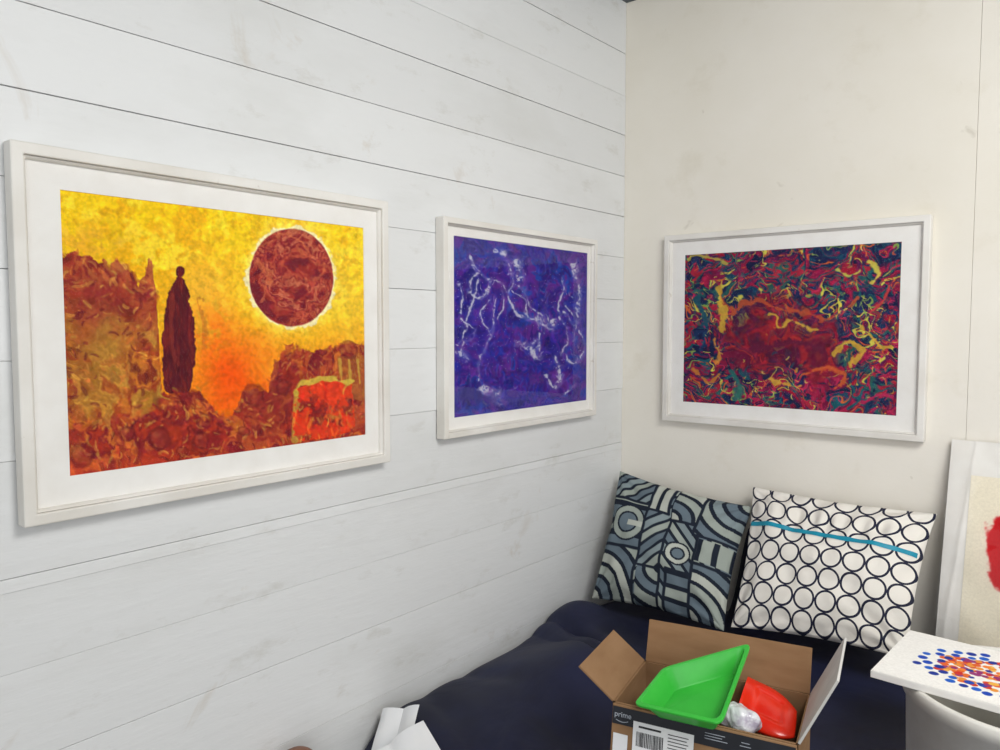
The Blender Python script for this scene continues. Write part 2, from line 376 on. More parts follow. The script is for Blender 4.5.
def paint_violet(c, nu, nv):
    u, v, X, Y = sketch(c, nu, nv)
    n1 = fbm(X, Y, 22, 101)-.5; n2 = fbm(X, Y, 22, 111)-.5; n3 = fbm(X, Y, 5, 121, 4)-.5; n5 = fbm(X, Y, 3, 161, 3)-.5
    x = X+n1*12; y = Y+n2*12; ang = (fbm(X, Y, 26, 151, 2)-.5)*9
    m = np.clip((fbm(X+n1*30, Y+n2*30, 28, 131, 4)-.28)*2.2, 0, 1)
    img = pal(m, [(36, 30, 118), (48, 38, 146), (76, 38, 138), (36, 42, 146), (56, 32, 126), (90, 42, 140), (34, 62, 160), (44, 32, 122)], .1)
    img = brush(img, 1300, 10, 3.6, 11, ang, .12, .6)
    img = brush(img, 260, 9, 1.6, 12, ang, .06, .35, None, [(110, 104, 200), (92, 90, 190), (124, 78, 175)])
    img = brush(img, 160, 10, 3, 13, ang, .06, .45, None, [(26, 28, 106), (28, 52, 150), (84, 32, 124)])
    W = (206, 206, 218)
    strokes = [([(474, 262), (478, 276), (490, 286), (484, 298), (474, 296), (472, 284), (480, 276)], 1.0), ([(479, 284), (474, 310), (466, 335), (460, 346)], .4),
      ([(494, 300), (493, 322), (485, 346), (476, 364), (478, 382)], .6), ([(488, 302), (484, 322), (490, 336), (482, 350)], .3), ([(462, 286), (466, 300), (464, 312)], .4),
      ([(508, 262), (513, 280), (508, 296), (520, 314), (538, 320), (552, 328)], 1.0), ([(512, 290), (524, 300), (528, 316), (544, 322), (556, 318)], .6), ([(518, 264), (521, 276)], 4.4), ([(516, 343), (530, 346), (540, 355)], 3.0), ([(532, 342), (537, 337), (540, 346)], 1.4),
      ([(534, 318), (546, 317), (553, 324)], 3.0), ([(523, 292), (530, 306), (542, 314)], .6), ([(486, 284), (499, 284), (505, 292)], .7), ([(500, 292), (504, 306), (498, 318)], .4),
      ([(562, 278), (564, 296), (560, 318), (566, 340), (560, 352)], .5), ([(574, 270), (580, 292), (577, 316), (570, 326), (566, 312)], 1.0), ([(577, 330), (582, 348), (572, 364), (566, 352)], .9), ([(568, 304), (574, 318), (571, 338)], .4),
      ([(554, 354), (561, 372), (554, 386), (549, 376)], 1.4), ([(486, 388), (495, 390), (498, 400)], 5.0), ([(576, 270), (573, 262)], 3.2), ([(498, 251), (506, 256)], 2.0),
      ([(540, 332), (537, 345)], .5), ([(460, 352), (465, 356)], 2.2), ([(468, 342), (463, 350), (468, 360)], .5), ([(522, 288), (518, 284)], 2.0), ([(565, 390), (572, 384)], 1.3), ([(466, 318), (474, 330), (470, 342)], .3)]
    for pts, w in strokes:
        d = segd(x+n3*3, y+n3*3, spline(pts, 5)); g = sst(-.2, .06, n3*1.0+n5*1.2+n1)
        img = lay(img, sst(w+4, w, d)*.16, (126, 122, 198))
        img = lay(img, sst(w+.9, w*.3, d+n5*w*3.2)*(.15+.75*g), W)
    rg = sum(np.exp(-((X-a)/s_)**2-((Y-b)/s_)**2) for a, b, s_ in ((492, 394, 12), (478, 290, 12), (545, 322, 12), (530, 346, 11), (576, 345, 13), (558, 366, 12), (512, 270, 12), (462, 355, 9), (566, 300, 14)))
    img = brush(img, 1600, 4, .9, 14, ang, .04, .6, np.clip(rg, 0, 1)*.22, [(204, 204, 216), (170, 166, 202), (146, 136, 190)], curl=2.5)
    return np.clip(img, 0, 255)

def paint_marble(c, nu, nv):
    u, v, X, Y = sketch(c, nu, nv)
    n1 = fbm(X, Y, 34, 201, 3)-.5; n2 = fbm(X, Y, 34, 211, 3)-.5; n3 = fbm(X, Y, 6, 221, 3)-.5; n5 = fbm(X, Y, 3.2, 311, 3)-.5
    cen = sst(1.25, .75, np.hypot((X-790+n1*50)/58, (Y-336+n2*50)/38))*.9
    a1 = fbm(X+n2*20, Y+n1*20, 30, 271, 3)-.5; a2 = fbm(X-n1*20, Y+n2*20, 30, 281, 3)-.5
    x = X+a1*20; y = Y+a2*20; ang = (fbm(X, Y*1.4, 30, 295, 2)-.5)*7
    wx = X+a1*50; wy = Y+a2*50
    m = np.clip((fbm(wx*.8, wy*1.2, 26, 231, 3)-.25)*2.0, 0, 1)
    edge = pal(m, [(30, 38, 76), (28, 66, 92), (124, 28, 66), (162, 34, 70), (32, 38, 76), (44, 90, 88), (166, 40, 62), (30, 50, 88), (158, 30, 54), (94, 30, 76), (28, 42, 76), (140, 32, 66)], .3)
    cc = pal(m, [(96, 26, 56), (138, 30, 48), (158, 40, 46), (114, 26, 52), (142, 34, 50), (84, 28, 62), (164, 50, 46), (126, 28, 50), (100, 26, 58)], .15)
    img = edge*(1-cen[..., None])+cc*cen[..., None]
    img = brush(img, 1900, 8, 2.6, 21, ang, .12, .6)
    out = 1-cen*.88
    for col, th, sd in (((26, 32, 66), .018, 296), ((184, 42, 84), .014, 261), ((30, 88, 100), .014, 291), ((206, 100, 52), .010, 251), ((206, 196, 80), .009, 241), ((130, 160, 80), .007, 246)):
        f = fbm(wx*.85, wy*1.25, 24, sd, 3)-.5; g = fbm(X, Y, 14, sd+5, 3)-.5
        thv = th*(1+3*np.clip(g, -.3, .5))
        img = lay(img, sst(thv*1.4, thv*.5, np.abs(f)+n5*.02)*sst(-.01, .05, g)*out, col)
    img = brush(img, 190, 7, 2.0, 22, ang, .06, .7, out, [(28, 36, 72), (32, 72, 94), (36, 94, 98), (64, 108, 78), (114, 28, 74)])
    img = brush(img, 150, 6, 1.6, 23, ang, .07, .8, out, [(210, 98, 50), (188, 44, 82), (210, 62, 60)], curl=2)
    img = brush(img, 170, 4.6, 1.2, 24, ang, .06, .85, out*(.3+.7*sst(.0, .15, n1)), [(216, 196, 80), (176, 188, 84), (208, 160, 62), (226, 208, 104)], curl=2.5)
    G = (214, 172, 64)
    for pts, w, col in (([(724, 294), (738, 314), (756, 302), (780, 314), (806, 310), (832, 316), (858, 302)], 1.9, (190, 84, 54)),
        ([(724, 303), (730, 316), (727, 328)], 3.5, G), ([(722, 290), (728, 306)], 1.9, G), ([(764, 318), (780, 324), (796, 320)], 1.1, G), ([(800, 322), (820, 326)], 1.0, G), ([(836, 352), (848, 342), (858, 350), (850, 360)], 2.3, G),
        ([(868, 262), (880, 270), (873, 282)], 1.4, (222, 206, 84)), ([(836, 270), (850, 277), (860, 272)], 1.2, (200, 198, 84)), ([(700, 366), (712, 377), (724, 372)], 1.7, (200, 128, 58)),
        ([(690, 262), (706, 258), (724, 262)], 1.2, (190, 172, 76)), ([(772, 374), (790, 382), (808, 379)], 1.4, (216, 168, 66)), ([(808, 370), (824, 362), (842, 371), (835, 382)], 1.6, (206, 96, 52)),
        ([(862, 400), (878, 393), (890, 397)], 1.5, (188, 44, 88)), ([(872, 320), (883, 306), (889, 288)], 1.5, (204, 66, 66)), ([(700, 300), (706, 328), (699, 346)], 2.5, (34, 84, 104)), ([(735, 368), (743, 382), (739, 394)], 1.9, (46, 110, 106)),
        ([(716, 340), (723, 351), (718, 362)], 1.6, (212, 142, 64)), ([(866, 330), (876, 345), (887, 342)], 1.4, G), ([(760, 344), (790, 340), (822, 346)], 3, (98, 30, 60))):
        img = lay(img, sst(w+1.0, w*.4, segd(x, y, spline(pts, 5))+n3*w*3.0+n5*w*2)*.9, col)
    img = img*(1+n3[..., None]*.25+n5[..., None]*.15)
    return np.clip(img, 0, 255)

def colour_mesh(o, img):
    lin = s2l(img.reshape(-1, 3)); n = len(lin)
    ca = o.data.color_attributes.new('Col', 'FLOAT_COLOR', 'POINT')
    a = np.ones((n, 4), dtype=np.float32); a[:, :3] = lin; ca.data.foreach_set('color', a.ravel())

# ---------------------------------------------------------------- the setting
CEIL = ony(623, 4).z
seam_y = [55, 97, 136, 177, 217, 258, 300, 342, 388, 442, 486, 530, 580, 630, 690, 750]
zs = [CEIL]+[ony(623, y).z for y in seam_y if ony(623, y).z < CEIL]
zs = [z for z in zs if z > .05]+[0]
gaps = [.0014, .0010, .0015, .0011, .0016, .0007, .0009, .0005, .0006, .0009, .0004, .0008, .0005, .0007, .0005, .0007, .0005]
wl = MB(); tones = []
rnd = random.Random(3)
joint = {9: [onx(578, 450).y], 11: [onx(300, 620).y-.6]}
for i in range(len(zs)-1):
    zt, zb = zs[i], zs[i+1]; ys = [-4.2]+sorted(joint.get(i, [-3.1]))+[0.0]
    gt = gaps[max(0, i-1)]/2 if i else 0; gb = gaps[i]/2
    for a, b in zip(ys[:-1], ys[1:]):
        dx = rnd.uniform(-.0010, 0)-(.0022 if i >= 9 else 0)
        wl.box((-.02, a+.0003, zb+gb), (dx, b-.0003, zt-gt)); tones += [rnd.random()]*8
zl = ony(623, 442).z
wl.box((-.02, -4.2, zl-.020), (-.0008, -.0003, zl-.0005)); tones += [.8]*8
o = wl.build('wall_left', M_plank, bevel=.0007); struct(o)
ca = o.data.color_attributes.new('tone', 'FLOAT_COLOR', 'POINT')
ca.data.foreach_set('color', np.repeat(np.array(tones, dtype=np.float32)[:, None], 4, axis=1).ravel())
struct(MB().box((-.07, -4.2, 0), (-.0205, .0, CEIL)).build('wall_left_backing', M_gap))
xs = ony(975, 200).x
wr = MB().box((-.07, .0005, 0), (xs-.0004, .06, CEIL)).box((xs+.0003, -.0005, 0), (3.4, .06, CEIL))
struct(wr.build('wall_right', M_cream, bevel=.0005))
struct(MB().box((-.07, -4.2, -.05), (3.4, .06, 0)).build('floor', M_floor))
struct(MB().box((-.07, -4.2, CEIL), (3.4, .06, CEIL+.05)).build('ceiling', M_ceil))

# ---------------------------------------------------------------- framed paintings
def framed(label, group, side, outer, inner, painter, nu, nv, mold=.023):
    on = (lambda p, d: onx(p[0], p[1], d)) if side == 'L' else (lambda p, d: ony(p[0], p[1], -d))
    hz = (lambda q: q.y) if side == 'L' else (lambda q: q.x)
    O = [on(p, .026) for p in outer]; I = [on(p, .012) for p in inner]
    def rect(Q): return ((hz(Q[0])+hz(Q[3]))/2, (hz(Q[1])+hz(Q[2]))/2, (Q[2].z+Q[3].z)/2, (Q[0].z+Q[1].z)/2)
    ro = rect(O); ri = rect(I); cx = (ro[0]+ro[1])/2; cz = (ro[2]+ro[3])/2
    loc = (0.001, cx, cz) if side == 'L' else (cx, -.001, cz)
    th = thing('framed_painting', label, 'painting', loc, PI/2 if side == 'L' else 0, group)
    ro = (ro[0]-cx, ro[1]-cx, ro[2]-cz, ro[3]-cz); ri = (ri[0]-cx, ri[1]-cx, ri[2]-cz, ri[3]-cz)
    ins = lambda r, k: (r[0]+k, r[1]-k, r[2]+k, r[3]-k)
    fm = MB().ring(ro, ins(ro, mold*.78), -.0255, -.0265, 0).ring(ins(ro, mold*.78+.0003), ins(ro, mold), -.022, -.0165, 0)
    fm.build('frame', M_frame, th, bevel=.0022)
    MB().ring(ins(ro, mold-.001), ri, -.012, -.0112, -.006).build('mount', M_mount, th)
    art = MB().grid(lambda u, v: Vector((ri[0]-.003+(ri[1]-ri[0]+.006)*u, -.0095, ri[3]+.003-(ri[3]-ri[2]+.006)*v)), nu, nv).build('artwork', M_art, th)
    colour_mesh(art, painter(inner, nu, nv))
    MB().box((ro[0]+mold-.002, -.0148, ro[2]+mold-.002), (ro[1]-mold+.002, -.0138, ro[3]-mold+.002)).build('glass', M_glass, th)
    MB().box((ro[0]+.004, -.006, ro[2]+.004), (ro[1]-.004, -.001, ro[3]-.004)).build('backing_board', M_card, th)
    return th
G = 'white framed paintings hung around the corner'
framed('large white framed yellow and orange abstract painting with red sun disc and dark hooded figure', G, 'L', [(11, 138), (388, 202), (391, 461), (23, 530)], [(61, 191), (364, 227), (365, 434), (69, 477)], paint_eclipse, 460, 340, .022)
framed('white framed blue violet abstract painting with white swirls, nearest the corner on the plank wall', G, 'L', [(444, 216), (598, 240), (596, 415), (444, 440)], [(454, 237), (588, 252), (586, 400), (454, 418)], paint_violet, 340, 270, .018)
framed('white framed marbled crimson, teal and gold abstract painting on the cream wall above the cushions', G, 'R', [(663, 236), (930, 214), (925, 442), (663, 421)], [(684, 255), (901, 242), (897, 413), (684, 404)], paint_marble, 400, 300, .021)

# ---------------------------------------------------------------- daybed
X0, X1, Y0, Y1 = .012, 1.5, -1.12, -.012
def seat_z(x, y):
    z = .530+.024*nz(x, y, .3, 5)
    z += .070*math.exp(-((x-.10)/.12)**2-((y+.38)/.10)**2)
    z += .075*math.exp(-((x-.27)/.17)**2-((y+.64)/.22)**2)
    z += .27*math.exp(-((x-.435)/.035)**2-((y+.05)/.045)**2)
    z += .05*math.exp(-((x-.44)/.07)**2-((y+.30)/.06)**2)
    k = math.exp(-((x-.22)/.24)**2)
    q = y*1.0+x*.45+.08*nz(x, y, .25, 9)
    for c0, w0, d0 in ((-.43, .016, .022), (-.50, .012, .010), (-.72, .03, .010), (-.86, .03, .012)):
        z -= d0*math.exp(-((q-c0)/w0)**2)*k*(1+1.2*nz(x, y, .2, 21))
    z += .012*abs(nz(x*1.6+y*.7, y, .16, 33))*k
    z -= .03*math.exp(-x/.03)
    return z
def fold(p, hi, r):
    if p <= hi-r: return p, 0
    q = p-(hi-r)
    if q < r*PI/2: return hi-r+r*math.sin(q/r), r-r*math.cos(q/r)
    return hi, r+(q-r*PI/2)
def cover(u, v):
    p = X0+u*((X1-X0)+.55); q = -Y1+v*((-Y0+Y1)+.55)
    x, dx_ = fold(p, X1, .10); y, dy_ = fold(q, -Y0, .17); y = -y
    w = min(1, max(0, (dy_-.1)/.2)); w2 = min(1, max(0, (dx_-.1)/.2))
    y -= .012*w*math.sin(p*30+2*nz(p, 0, .2, 3)); x += .012*w2*math.sin(q*30)
    return Vector((x, y, max(.03, seat_z(min(p, X1), -min(q, -Y0))-dx_-dy_)))
off = Vector((.75, -.56, 0))
bed = thing('daybed', 'low daybed in the corner covered with crumpled navy blue cloth', 'daybed', off)
MB().grid(lambda u, v: cover(u, v)-off, 280, 240).build('cover', M_navy, bed, smooth=True)
MB().box(Vector((.03, -1.05, .08))-off, Vector((1.43, -.03, .44))-off).build('base', M_wood, bed, bevel=.01)
for lx in (.08, 1.38):
    for ly in (-1.0, -.08):
        MB().box(Vector((lx-.025, ly-.025, 0))-off, Vector((lx+.025, ly+.025, .08))-off).build('leg', M_wood, bed, bevel=.004)

# ---------------------------------------------------------------- cushions
def pillow_fn(TL, TR, BR, BL, Tf, Tb, seed, pinch=.05):
    nrm = (TR-TL).cross(BL-TL).normalized()
    if nrm.y > 0: nrm = -nrm           # towards the room
    def P(u, v, side, extra=0.0):
        uu = .5+(u-.5)*(1-pinch*math.sin(PI*v)); vv = .5+(v-.5)*(1-pinch*math.sin(PI*u))
        base = TL.lerp(TR, uu).lerp(BL.lerp(BR, uu), vv)
        e = max(0, 16*u*(1-u)*v*(1-v))
        T = Tf if side > 0 else Tb
        h = T*e**.5
        wr_ = (nz(u+seed, v, .16, seed)*.022+nz(u+seed, v, .07, seed+1)*.008)*min(1, e*4)
        edge = math.exp(-min(u, 1-u, v, 1-v)/.10)*min(1, e*12)
        wr_ += .006*edge*math.sin(34*u+17*v+seed)
        for (cu, cv) in ((0, 0), (1, 0), (0, 1), (1, 1)):
            du, dv_ = u-cu, v-cv; rr_ = math.hypot(du, dv_)
            wr_ += .005*math.sin(math.atan2(abs(dv_), abs(du)+1e-6)*11+seed+cu)*math.exp(-((rr_-.2)/.12)**2)
        if seed == 8: wr_ += .005*math.exp(-((v-.20)/.09)**2)*math.sin(u*60+5*nz(u, v, .2, 4))*min(1, e*4)
        return base+nrm*side*(h+(wr_ if side > 0 else 0)+extra)
    return P
def pillow(name_label, TL, TR, BR, BL, Tf, Tb, seed, m, n, img=None, pinch=.05):
    P = pillow_fn(TL, TR, BR, BL, Tf, Tb, seed, pinch)
    org = (BL+BR)/2
    th = thing('cushion', name_label, 'cushion', org, 0, 'square scatter cushions on the daybed')
    mb = MB().grid(lambda u, v: P(u, v, 1)-org, n, n).grid(lambda u, v: P(u, v, -1)-org, n, n)
    me = bpy.data.meshes.new('cover'); me.from_pydata([tuple(v) for v in mb.v], [], mb.f); me.materials.append(m)
    uv = me.uv_layers.new(name='UVMap')
    ug, vg = np.meshgrid(np.linspace(0, 1, n), np.linspace(0, 1, n))
    uvv = np.tile(np.stack([ug.ravel(), 1-vg.ravel()], 1), (2, 1))
    li = np.zeros(len(me.loops), dtype=np.int32); me.loops.foreach_get('vertex_index', li)
    uv.data.foreach_set('uv', uvv[li].astype(np.float32).ravel())
    if img is not None:
        lin = s2l(np.concatenate([img.reshape(-1, 3)]*2)); a = np.ones((len(lin), 4), np.float32); a[:, :3] = lin
        ca = me.color_attributes.new('Col', 'FLOAT_COLOR', 'POINT'); ca.data.foreach_set('color', a.ravel())
    bm = bmesh.new(); bm.from_mesh(me); bmesh.ops.remove_doubles(bm, verts=bm.verts, dist=1e-6)
    bmesh.ops.recalc_face_normals(bm, faces=bm.faces); bm.to_mesh(me); bm.free()
    me.polygons.foreach_set('use_smooth', [True]*len(me.polygons))
    o = bpy.data.objects.new('cover', me); C.objects.link(o); o.parent = th
    return th, P, org
def deco(n):
    u, v = np.meshgrid(np.linspace(0, 1, n), np.linspace(0, 1, n))
    navy = (36, 42, 54); slate = (104, 118, 128); sage = (160, 168, 160); cream = (188, 192, 182); mid = (136, 149, 152)
    def stripes(f, per, seq):
        q = np.floor(f/per*len(seq)+100*len(seq)).astype(int) % len(seq); return np.array(seq, float)[q]
    A = (sage, sage, navy, slate, slate, navy, mid, mid, navy); B = (navy, sage, sage, navy, slate, slate); Cc = (cream, cream, navy, slate, slate, navy, sage, sage, navy)
    w = np.abs(u-.53)
    img = stripes(v-w*1.0, .30, A)
    def put(mask, val):
        nonlocal img; img = np.where(mask[..., None], val, img)
    put((w < .010), np.array(navy, float))
    put((u < .34) & (v > .60), stripes(np.hypot(u-.0, v-1.0), .27, Cc))
    put((u < .34) & (v < .60) & (v > .22), stripes(v, .24, (navy, slate, slate, navy, sage)))
    put((u > .72) & (v < .38), stripes(np.hypot(u-1.0, v-.0), .27, A))
    put((u > .76) & (v > .60), stripes(np.hypot(u-.76, v-1.0), .27, Cc)); put((u > .58) & (u < .76) & (v > .70), stripes(v, .20, B))
    put((u < .34) & (v < .22), stripes(u+v, .27, A))
    put((u > .34) & (u < .50) & (v < .26), stripes(u, .10, (navy, cream, cream)))
    put((u > .53) & (u < .72) & (v < .30), stripes(np.hypot(u-.53, v-.30), .27, Cc))
    put((u > .36) & (u < .52) & (v > .72), stripes(np.hypot(u-.52, v-.72), .18, B))
    put((u > .76) & (v > .40) & (v < .58), stripes(u, .11, (navy, sage, sage)))
    def rings(cx, cy, a, b_, c_, col):
        d = np.hypot(u-cx, v-cy); put(d < a, np.array(navy, float)); put(d < a-.014, np.array(col, float)); put(d < b_, np.array(navy, float)); put(d < c_, np.array(slate, float))
    rings(.20, .41, .150, .092, .076, sage); put((u > .20) & (u < .34) & (np.abs(v-.41) < .024), np.array(cream, float))
    rings(.64, .56, .095, .052, .038, cream)
    for (a, b, c_, e) in ((.34, .60, .34, 1), (0, .60, .34, .60), (.76, .60, .76, 1), (.72, 0, .72, .38), (.34, .0, .34, .60), (0, .22, .34, .22), (.58, .70, .58, 1), (.58, .70, .76, .70), (.53, .30, .72, .30), (.72, .38, 1, .38), (.76, .60, 1, .60), (.34, .26, .50, .26), (.50, 0, .50, .26), (.36, .72, .52, .72), (.76, .40, .76, .60)):
        img = lay(img, sst(.013, .009, segd(u, v, [(a, b), (c_, e)])), navy)
    return img
pillow('square cushion with navy, slate and cream geometric print, tucked into the corner',
       ony(620, 471, -.06), ony(753, 507, -.06), ony(724, 631, -.25), ony(592, 598, -.26), .072, .035, 3, M_weave, 240, deco(240), pinch=.07)
th, P, org = pillow('square white cushion printed with rows of navy rings and a teal stripe',
       ony(753, 487, -.045), ony(937, 514, -.045), ony(908, 659, -.25), ony(731, 627, -.25), .066, .035, 8, M_ring, 150, pinch=.055)
def rib(u, v):
    uu = .02+.96*u; return P(uu, .275+.032*v+.045*u, 1, .0015)-org
MB().grid(rib, 150, 5).build('ribbon', M_teal, th, smooth=True)

# ---------------------------------------------------------------- cardboard box
BW, BD = .283, .175
ang = math.radians(12); wd = Vector((math.cos(ang), math.sin(ang), 0)); dd = Vector((math.sin(ang), -math.cos(ang), 0))
BL_ = Vector((.560, -.868, 0)); ctr = BL_+wd*BW/2+dd*BD/2
RZ = .742; zb = .562; BHt = RZ-zb
bx = thing('cardboard_box', 'open brown cardboard box with black printed tape and white shipping label, on the daybed', 'box', (ctr.x, ctr.y, zb), ang)
hw, hd = BW/2, BD/2; T = .004
b = MB()
b.box((-hw, -hd, 0), (hw, hd, T)); b.box((-hw, -hd, 0), (hw, -hd+T, BHt)); b.box((-hw, hd-T, 0), (hw, hd, BHt))
b.box((-hw, -hd, 0), (-hw+T, hd, BHt)); b.box((hw-T, -hd, 0), (hw, hd, BHt)); b.build('body', M_card, bx)
def flap(p0, p1, out, up, m=M_card, inset=.002):
    p0 = Vector(p0); p1 = Vector(p1); e = (p1-p0).normalized()*inset; dv = Vector(out)+Vector((0, 0, up))
    nn = (p1-p0).cross(dv).normalized()*T; c = (p0+p1)/2+dv/2
    return MB().quadbox(c, (p1-p0)-2*e, dv, nn).build('flap', m, bx, bevel=.0008)
flap((-hw, -hd, BHt), (-hw, hd, BHt), (-.060, 0, 0), .046)
flap((-hw, hd, BHt), (hw, hd, BHt), (0, .022, 0), .070)
rf = flap((hw, -hd, BHt), (hw, hd, BHt), (.050, 0, 0), .106, M_greyflap); rf['label'] = 'pale grey flap'
# front flap hanging down outside the front wall
ff = flap((-hw, -hd-.003, BHt), (hw, -hd-.003, BHt), (0, -.014, 0), -.085)
dn = Vector((0, -.014, -.085)).normalized(); nf = Vector((0, -.985, .16)).normalized()
def onflap(s_, d_, lift=.0028): return Vector((-hw+s_, -hd-.003, BHt))+dn*d_+nf*lift
def patch(name, s0, s1, d0, d1, lift, m, par):
    return MB().quadbox((onflap((s0+s1)/2, (d0+d1)/2, lift)), (s1-s0, 0, 0), dn*(d1-d0), nf*.0006).build(name, m, par)
tp = patch('tape', .003, BW-.003, .003, .030, .0026, M_black, ff)
lb = patch('shipping_label', .038, .134, .019, .075, .0034, M_paper, ff)
bc = MB(); rr = random.Random(2); s_ = .044
while s_ < .086:
    w = rr.choice((.0006, .001, .0015)); bc.quadbox(onflap(s_+w/2, .045, .0040), (w, 0, 0), dn*.022, nf*.0003); s_ += w+rr.choice((.0007, .0012))
for k in range(5): bc.quadbox(onflap(.110-.001*(k % 2), .027+k*.005, .0040), (.032-.003*(k % 2), 0, 0), dn*.0012, nf*.0003)
bc.quadbox(onflap(.065, .026, .0040), (.036, 0, 0), dn*.003, nf*.0003)
bc.build('label_print', M_ink, ff)
patch('second_label', .006, .030, .044, .075, .0034, M_paper, ff)
def text_mesh(body, size, s0, d0, par, m, lift=.0035):
    cu = bpy.data.curves.new('t', 'FONT'); cu.body = body; cu.size = size; cu.extrude = .0002
    to = bpy.data.objects.new('t', cu); C.objects.link(to)
    dg = bpy.context.evaluated_depsgraph_get(); me = bpy.data.meshes.new_from_object(to.evaluated_get(dg))
    bpy.data.objects.remove(to); me.materials.clear(); me.materials.append(m)
    o = bpy.data.objects.new('printed_text', me); C.objects.link(o); o.parent = par
    up = -dn; xa = Vector((1, 0, 0)); za = xa.cross(up)
    o.matrix_local = Matrix.Translation(onflap(s0, d0, lift)) @ Matrix((xa, up, za)).transposed().to_4x4()
for s0, sz in ((.006, .012),):
    text_mesh('prime', sz, s0, .018, ff, M_print)
    sm = MB(); pr = [onflap(s0+.003+sz*1.7*k/10, .023+.0025*math.sin(PI*k/10), .0034) for k in range(11)]
    for a_, b_ in zip(pr[:-1], pr[1:]): sm.quadbox((a_+b_)/2, (b_-a_)*1.1, dn*.0010, nf*.0004)
    sm.build('printed_curve', M_print, ff)
ic = MB()
for (s0, d0, l_) in ((.165, .011, .030), (.163, .015, .026), (.167, .019, .034), (.210, .013, .012), (.210, .018, .016)):
    ic.quadbox(onflap(s0, d0, .0034), (l_, 0, 0), dn*.0009, nf*.0004)
ic.build('fine_print', M_print, ff)

# trays
def rnd_ring(L, r):
    out = []
    for i in range(4):
        a0, p, c0 = L[i-1], L[i], L[(i+1) % 4]; A = p.lerp(a0, r); B = p.lerp(c0, r)
        for k in range(8):
            s_ = k/7; out.append(A.lerp(p, s_).lerp(p.lerp(B, s_), s_))
    return out
def layered(rings, close_last=True, wrap=False):
    mb = MB(); n = len(rings[0])
    for L in rings: mb.v += L
    for a in range(len(rings)-1):
        for i in range(n): j = (i+1) % n; mb.f.append((a*n+i, a*n+j, (a+1)*n+j, (a+1)*n+i))
    if wrap:
        for i in range(n): j = (i+1) % n; mb.f.append(((len(rings)-1)*n+i, (len(rings)-1)*n+j, j, i))
    if close_last: mb.f.append(tuple((len(rings)-1)*n+i for i in range(n)))
    return mb, n
q = [onz(664, 668, .79), onz(749, 644, .825), onz(720, 722, .770), onz(636, 703, .768)]
cen = sum(q, Vector())/4; nn = (q[1]-q[0]).cross(q[3]-q[0]).normalized(); nn = nn if nn.z < 0 else -nn
tr = thing('plastic_tray', 'bright green hollow plastic tray tilted on top inside the cardboard box', 'tray', cen)
def qr(k, dep): return [(p-cen)*k+nn*dep for p in q]
R = [rnd_ring(qr(*a), .10) for a in ((1.045, .004), (1.045, 0), (.95, 0), (.93, .003), (.72, .030), (.70, .032), (.72, .034), (.95, .004))]
mb, n = layered(R, False, wrap=True)
mb.f.append(tuple(5*n+i for i in range(n))); mb.f.append(tuple(6*n+i for i in range(n))[::-1])
mb.build('tray_shell', M_green, tr, bevel=.0008)
# red moulded scoop: low rounded shell
q2 = [onz(750, 674, .762), onz(799, 697, .740), onz(795, 744, .720), onz(736, 716, .728)]
cen2 = sum(q2, Vector())/4; n2_ = (q2[1]-q2[0]).cross(q2[3]-q2[0]).normalized(); n2_ = -n2_ if n2_.z < 0 else n2_
scp = thing('plastic_scoop', 'glossy orange red moulded plastic scoop lying in the cardboard box beside the green tray', 'scoop', cen2)
def scoop(u, v):
    a = q2[0].lerp(q2[1], v); b_ = q2[3].lerp(q2[2], v)
    cut = max(0, v-.35)/.65; uu = .5+(u-.5)*(1-.45*cut**2.6)
    p = a.lerp(b_, uu)-cen2
    h = .019*math.sin(PI*min(1, max(0, u)))**.5*(1-.8*v**3.2)-.012
    h -= .006*(1/(1+math.exp(-(v-.22)*40)))*(1/(1+math.exp((v-.75)*40)))*(1/(1+math.exp((abs(u-.5)-.26)*50)))
    return p+n2_*h
MB().grid(scoop, 50, 50).build('scoop_shell', M_red, scp, smooth=True, solid=.0025)
rim_ = MB(); N_ = 30
edge_ = [scoop(k/N_, 0) for k in range(N_+1)]
for a_, b_ in zip(edge_[:-1], edge_[1:]): rim_.quadbox((a_+b_)/2, (b_-a_)*1.1, n2_*.004, (b_-a_).cross(n2_).normalized()*.004)
rim_.build('rim', M_red, scp)
wp = onz(738, 720, .735)
def blob(u, v):
    th_, ph = 2*PI*u, PI*v; a_, b_, c_ = math.cos(th_)*math.sin(ph), math.sin(th_)*math.sin(ph), math.cos(ph)
    r_ = 1+.35*nz(a_*.6+1, b_*.6+c_*.5+1, .4, 44)+.25*abs(nz(a_+c_*.4, b_-c_*.7, .3, 45))
    return Vector((.031*a_, .024*b_, .024*c_))*r_
wr_ = MB().grid(blob, 60, 40).build('plastic_wrapping', M_wrap, None, merge=True, smooth=True); wr_.location = wp
tag(wr_, 'shiny greyish white plastic wrapping between the green tray and red scoop', 'wrapping')
pk = MB().box((-hw+.012, -hd+.012, 0), (hw-.012, hd-.012, .115)).build('packing_paper', M_cardin, None, bevel=.02)
pk.location = (ctr.x, ctr.y, zb+.006); pk.rotation_euler = (0, 0, ang)
tag(pk, 'folded brown packing paper filling the bottom of the cardboard box', 'packing paper')

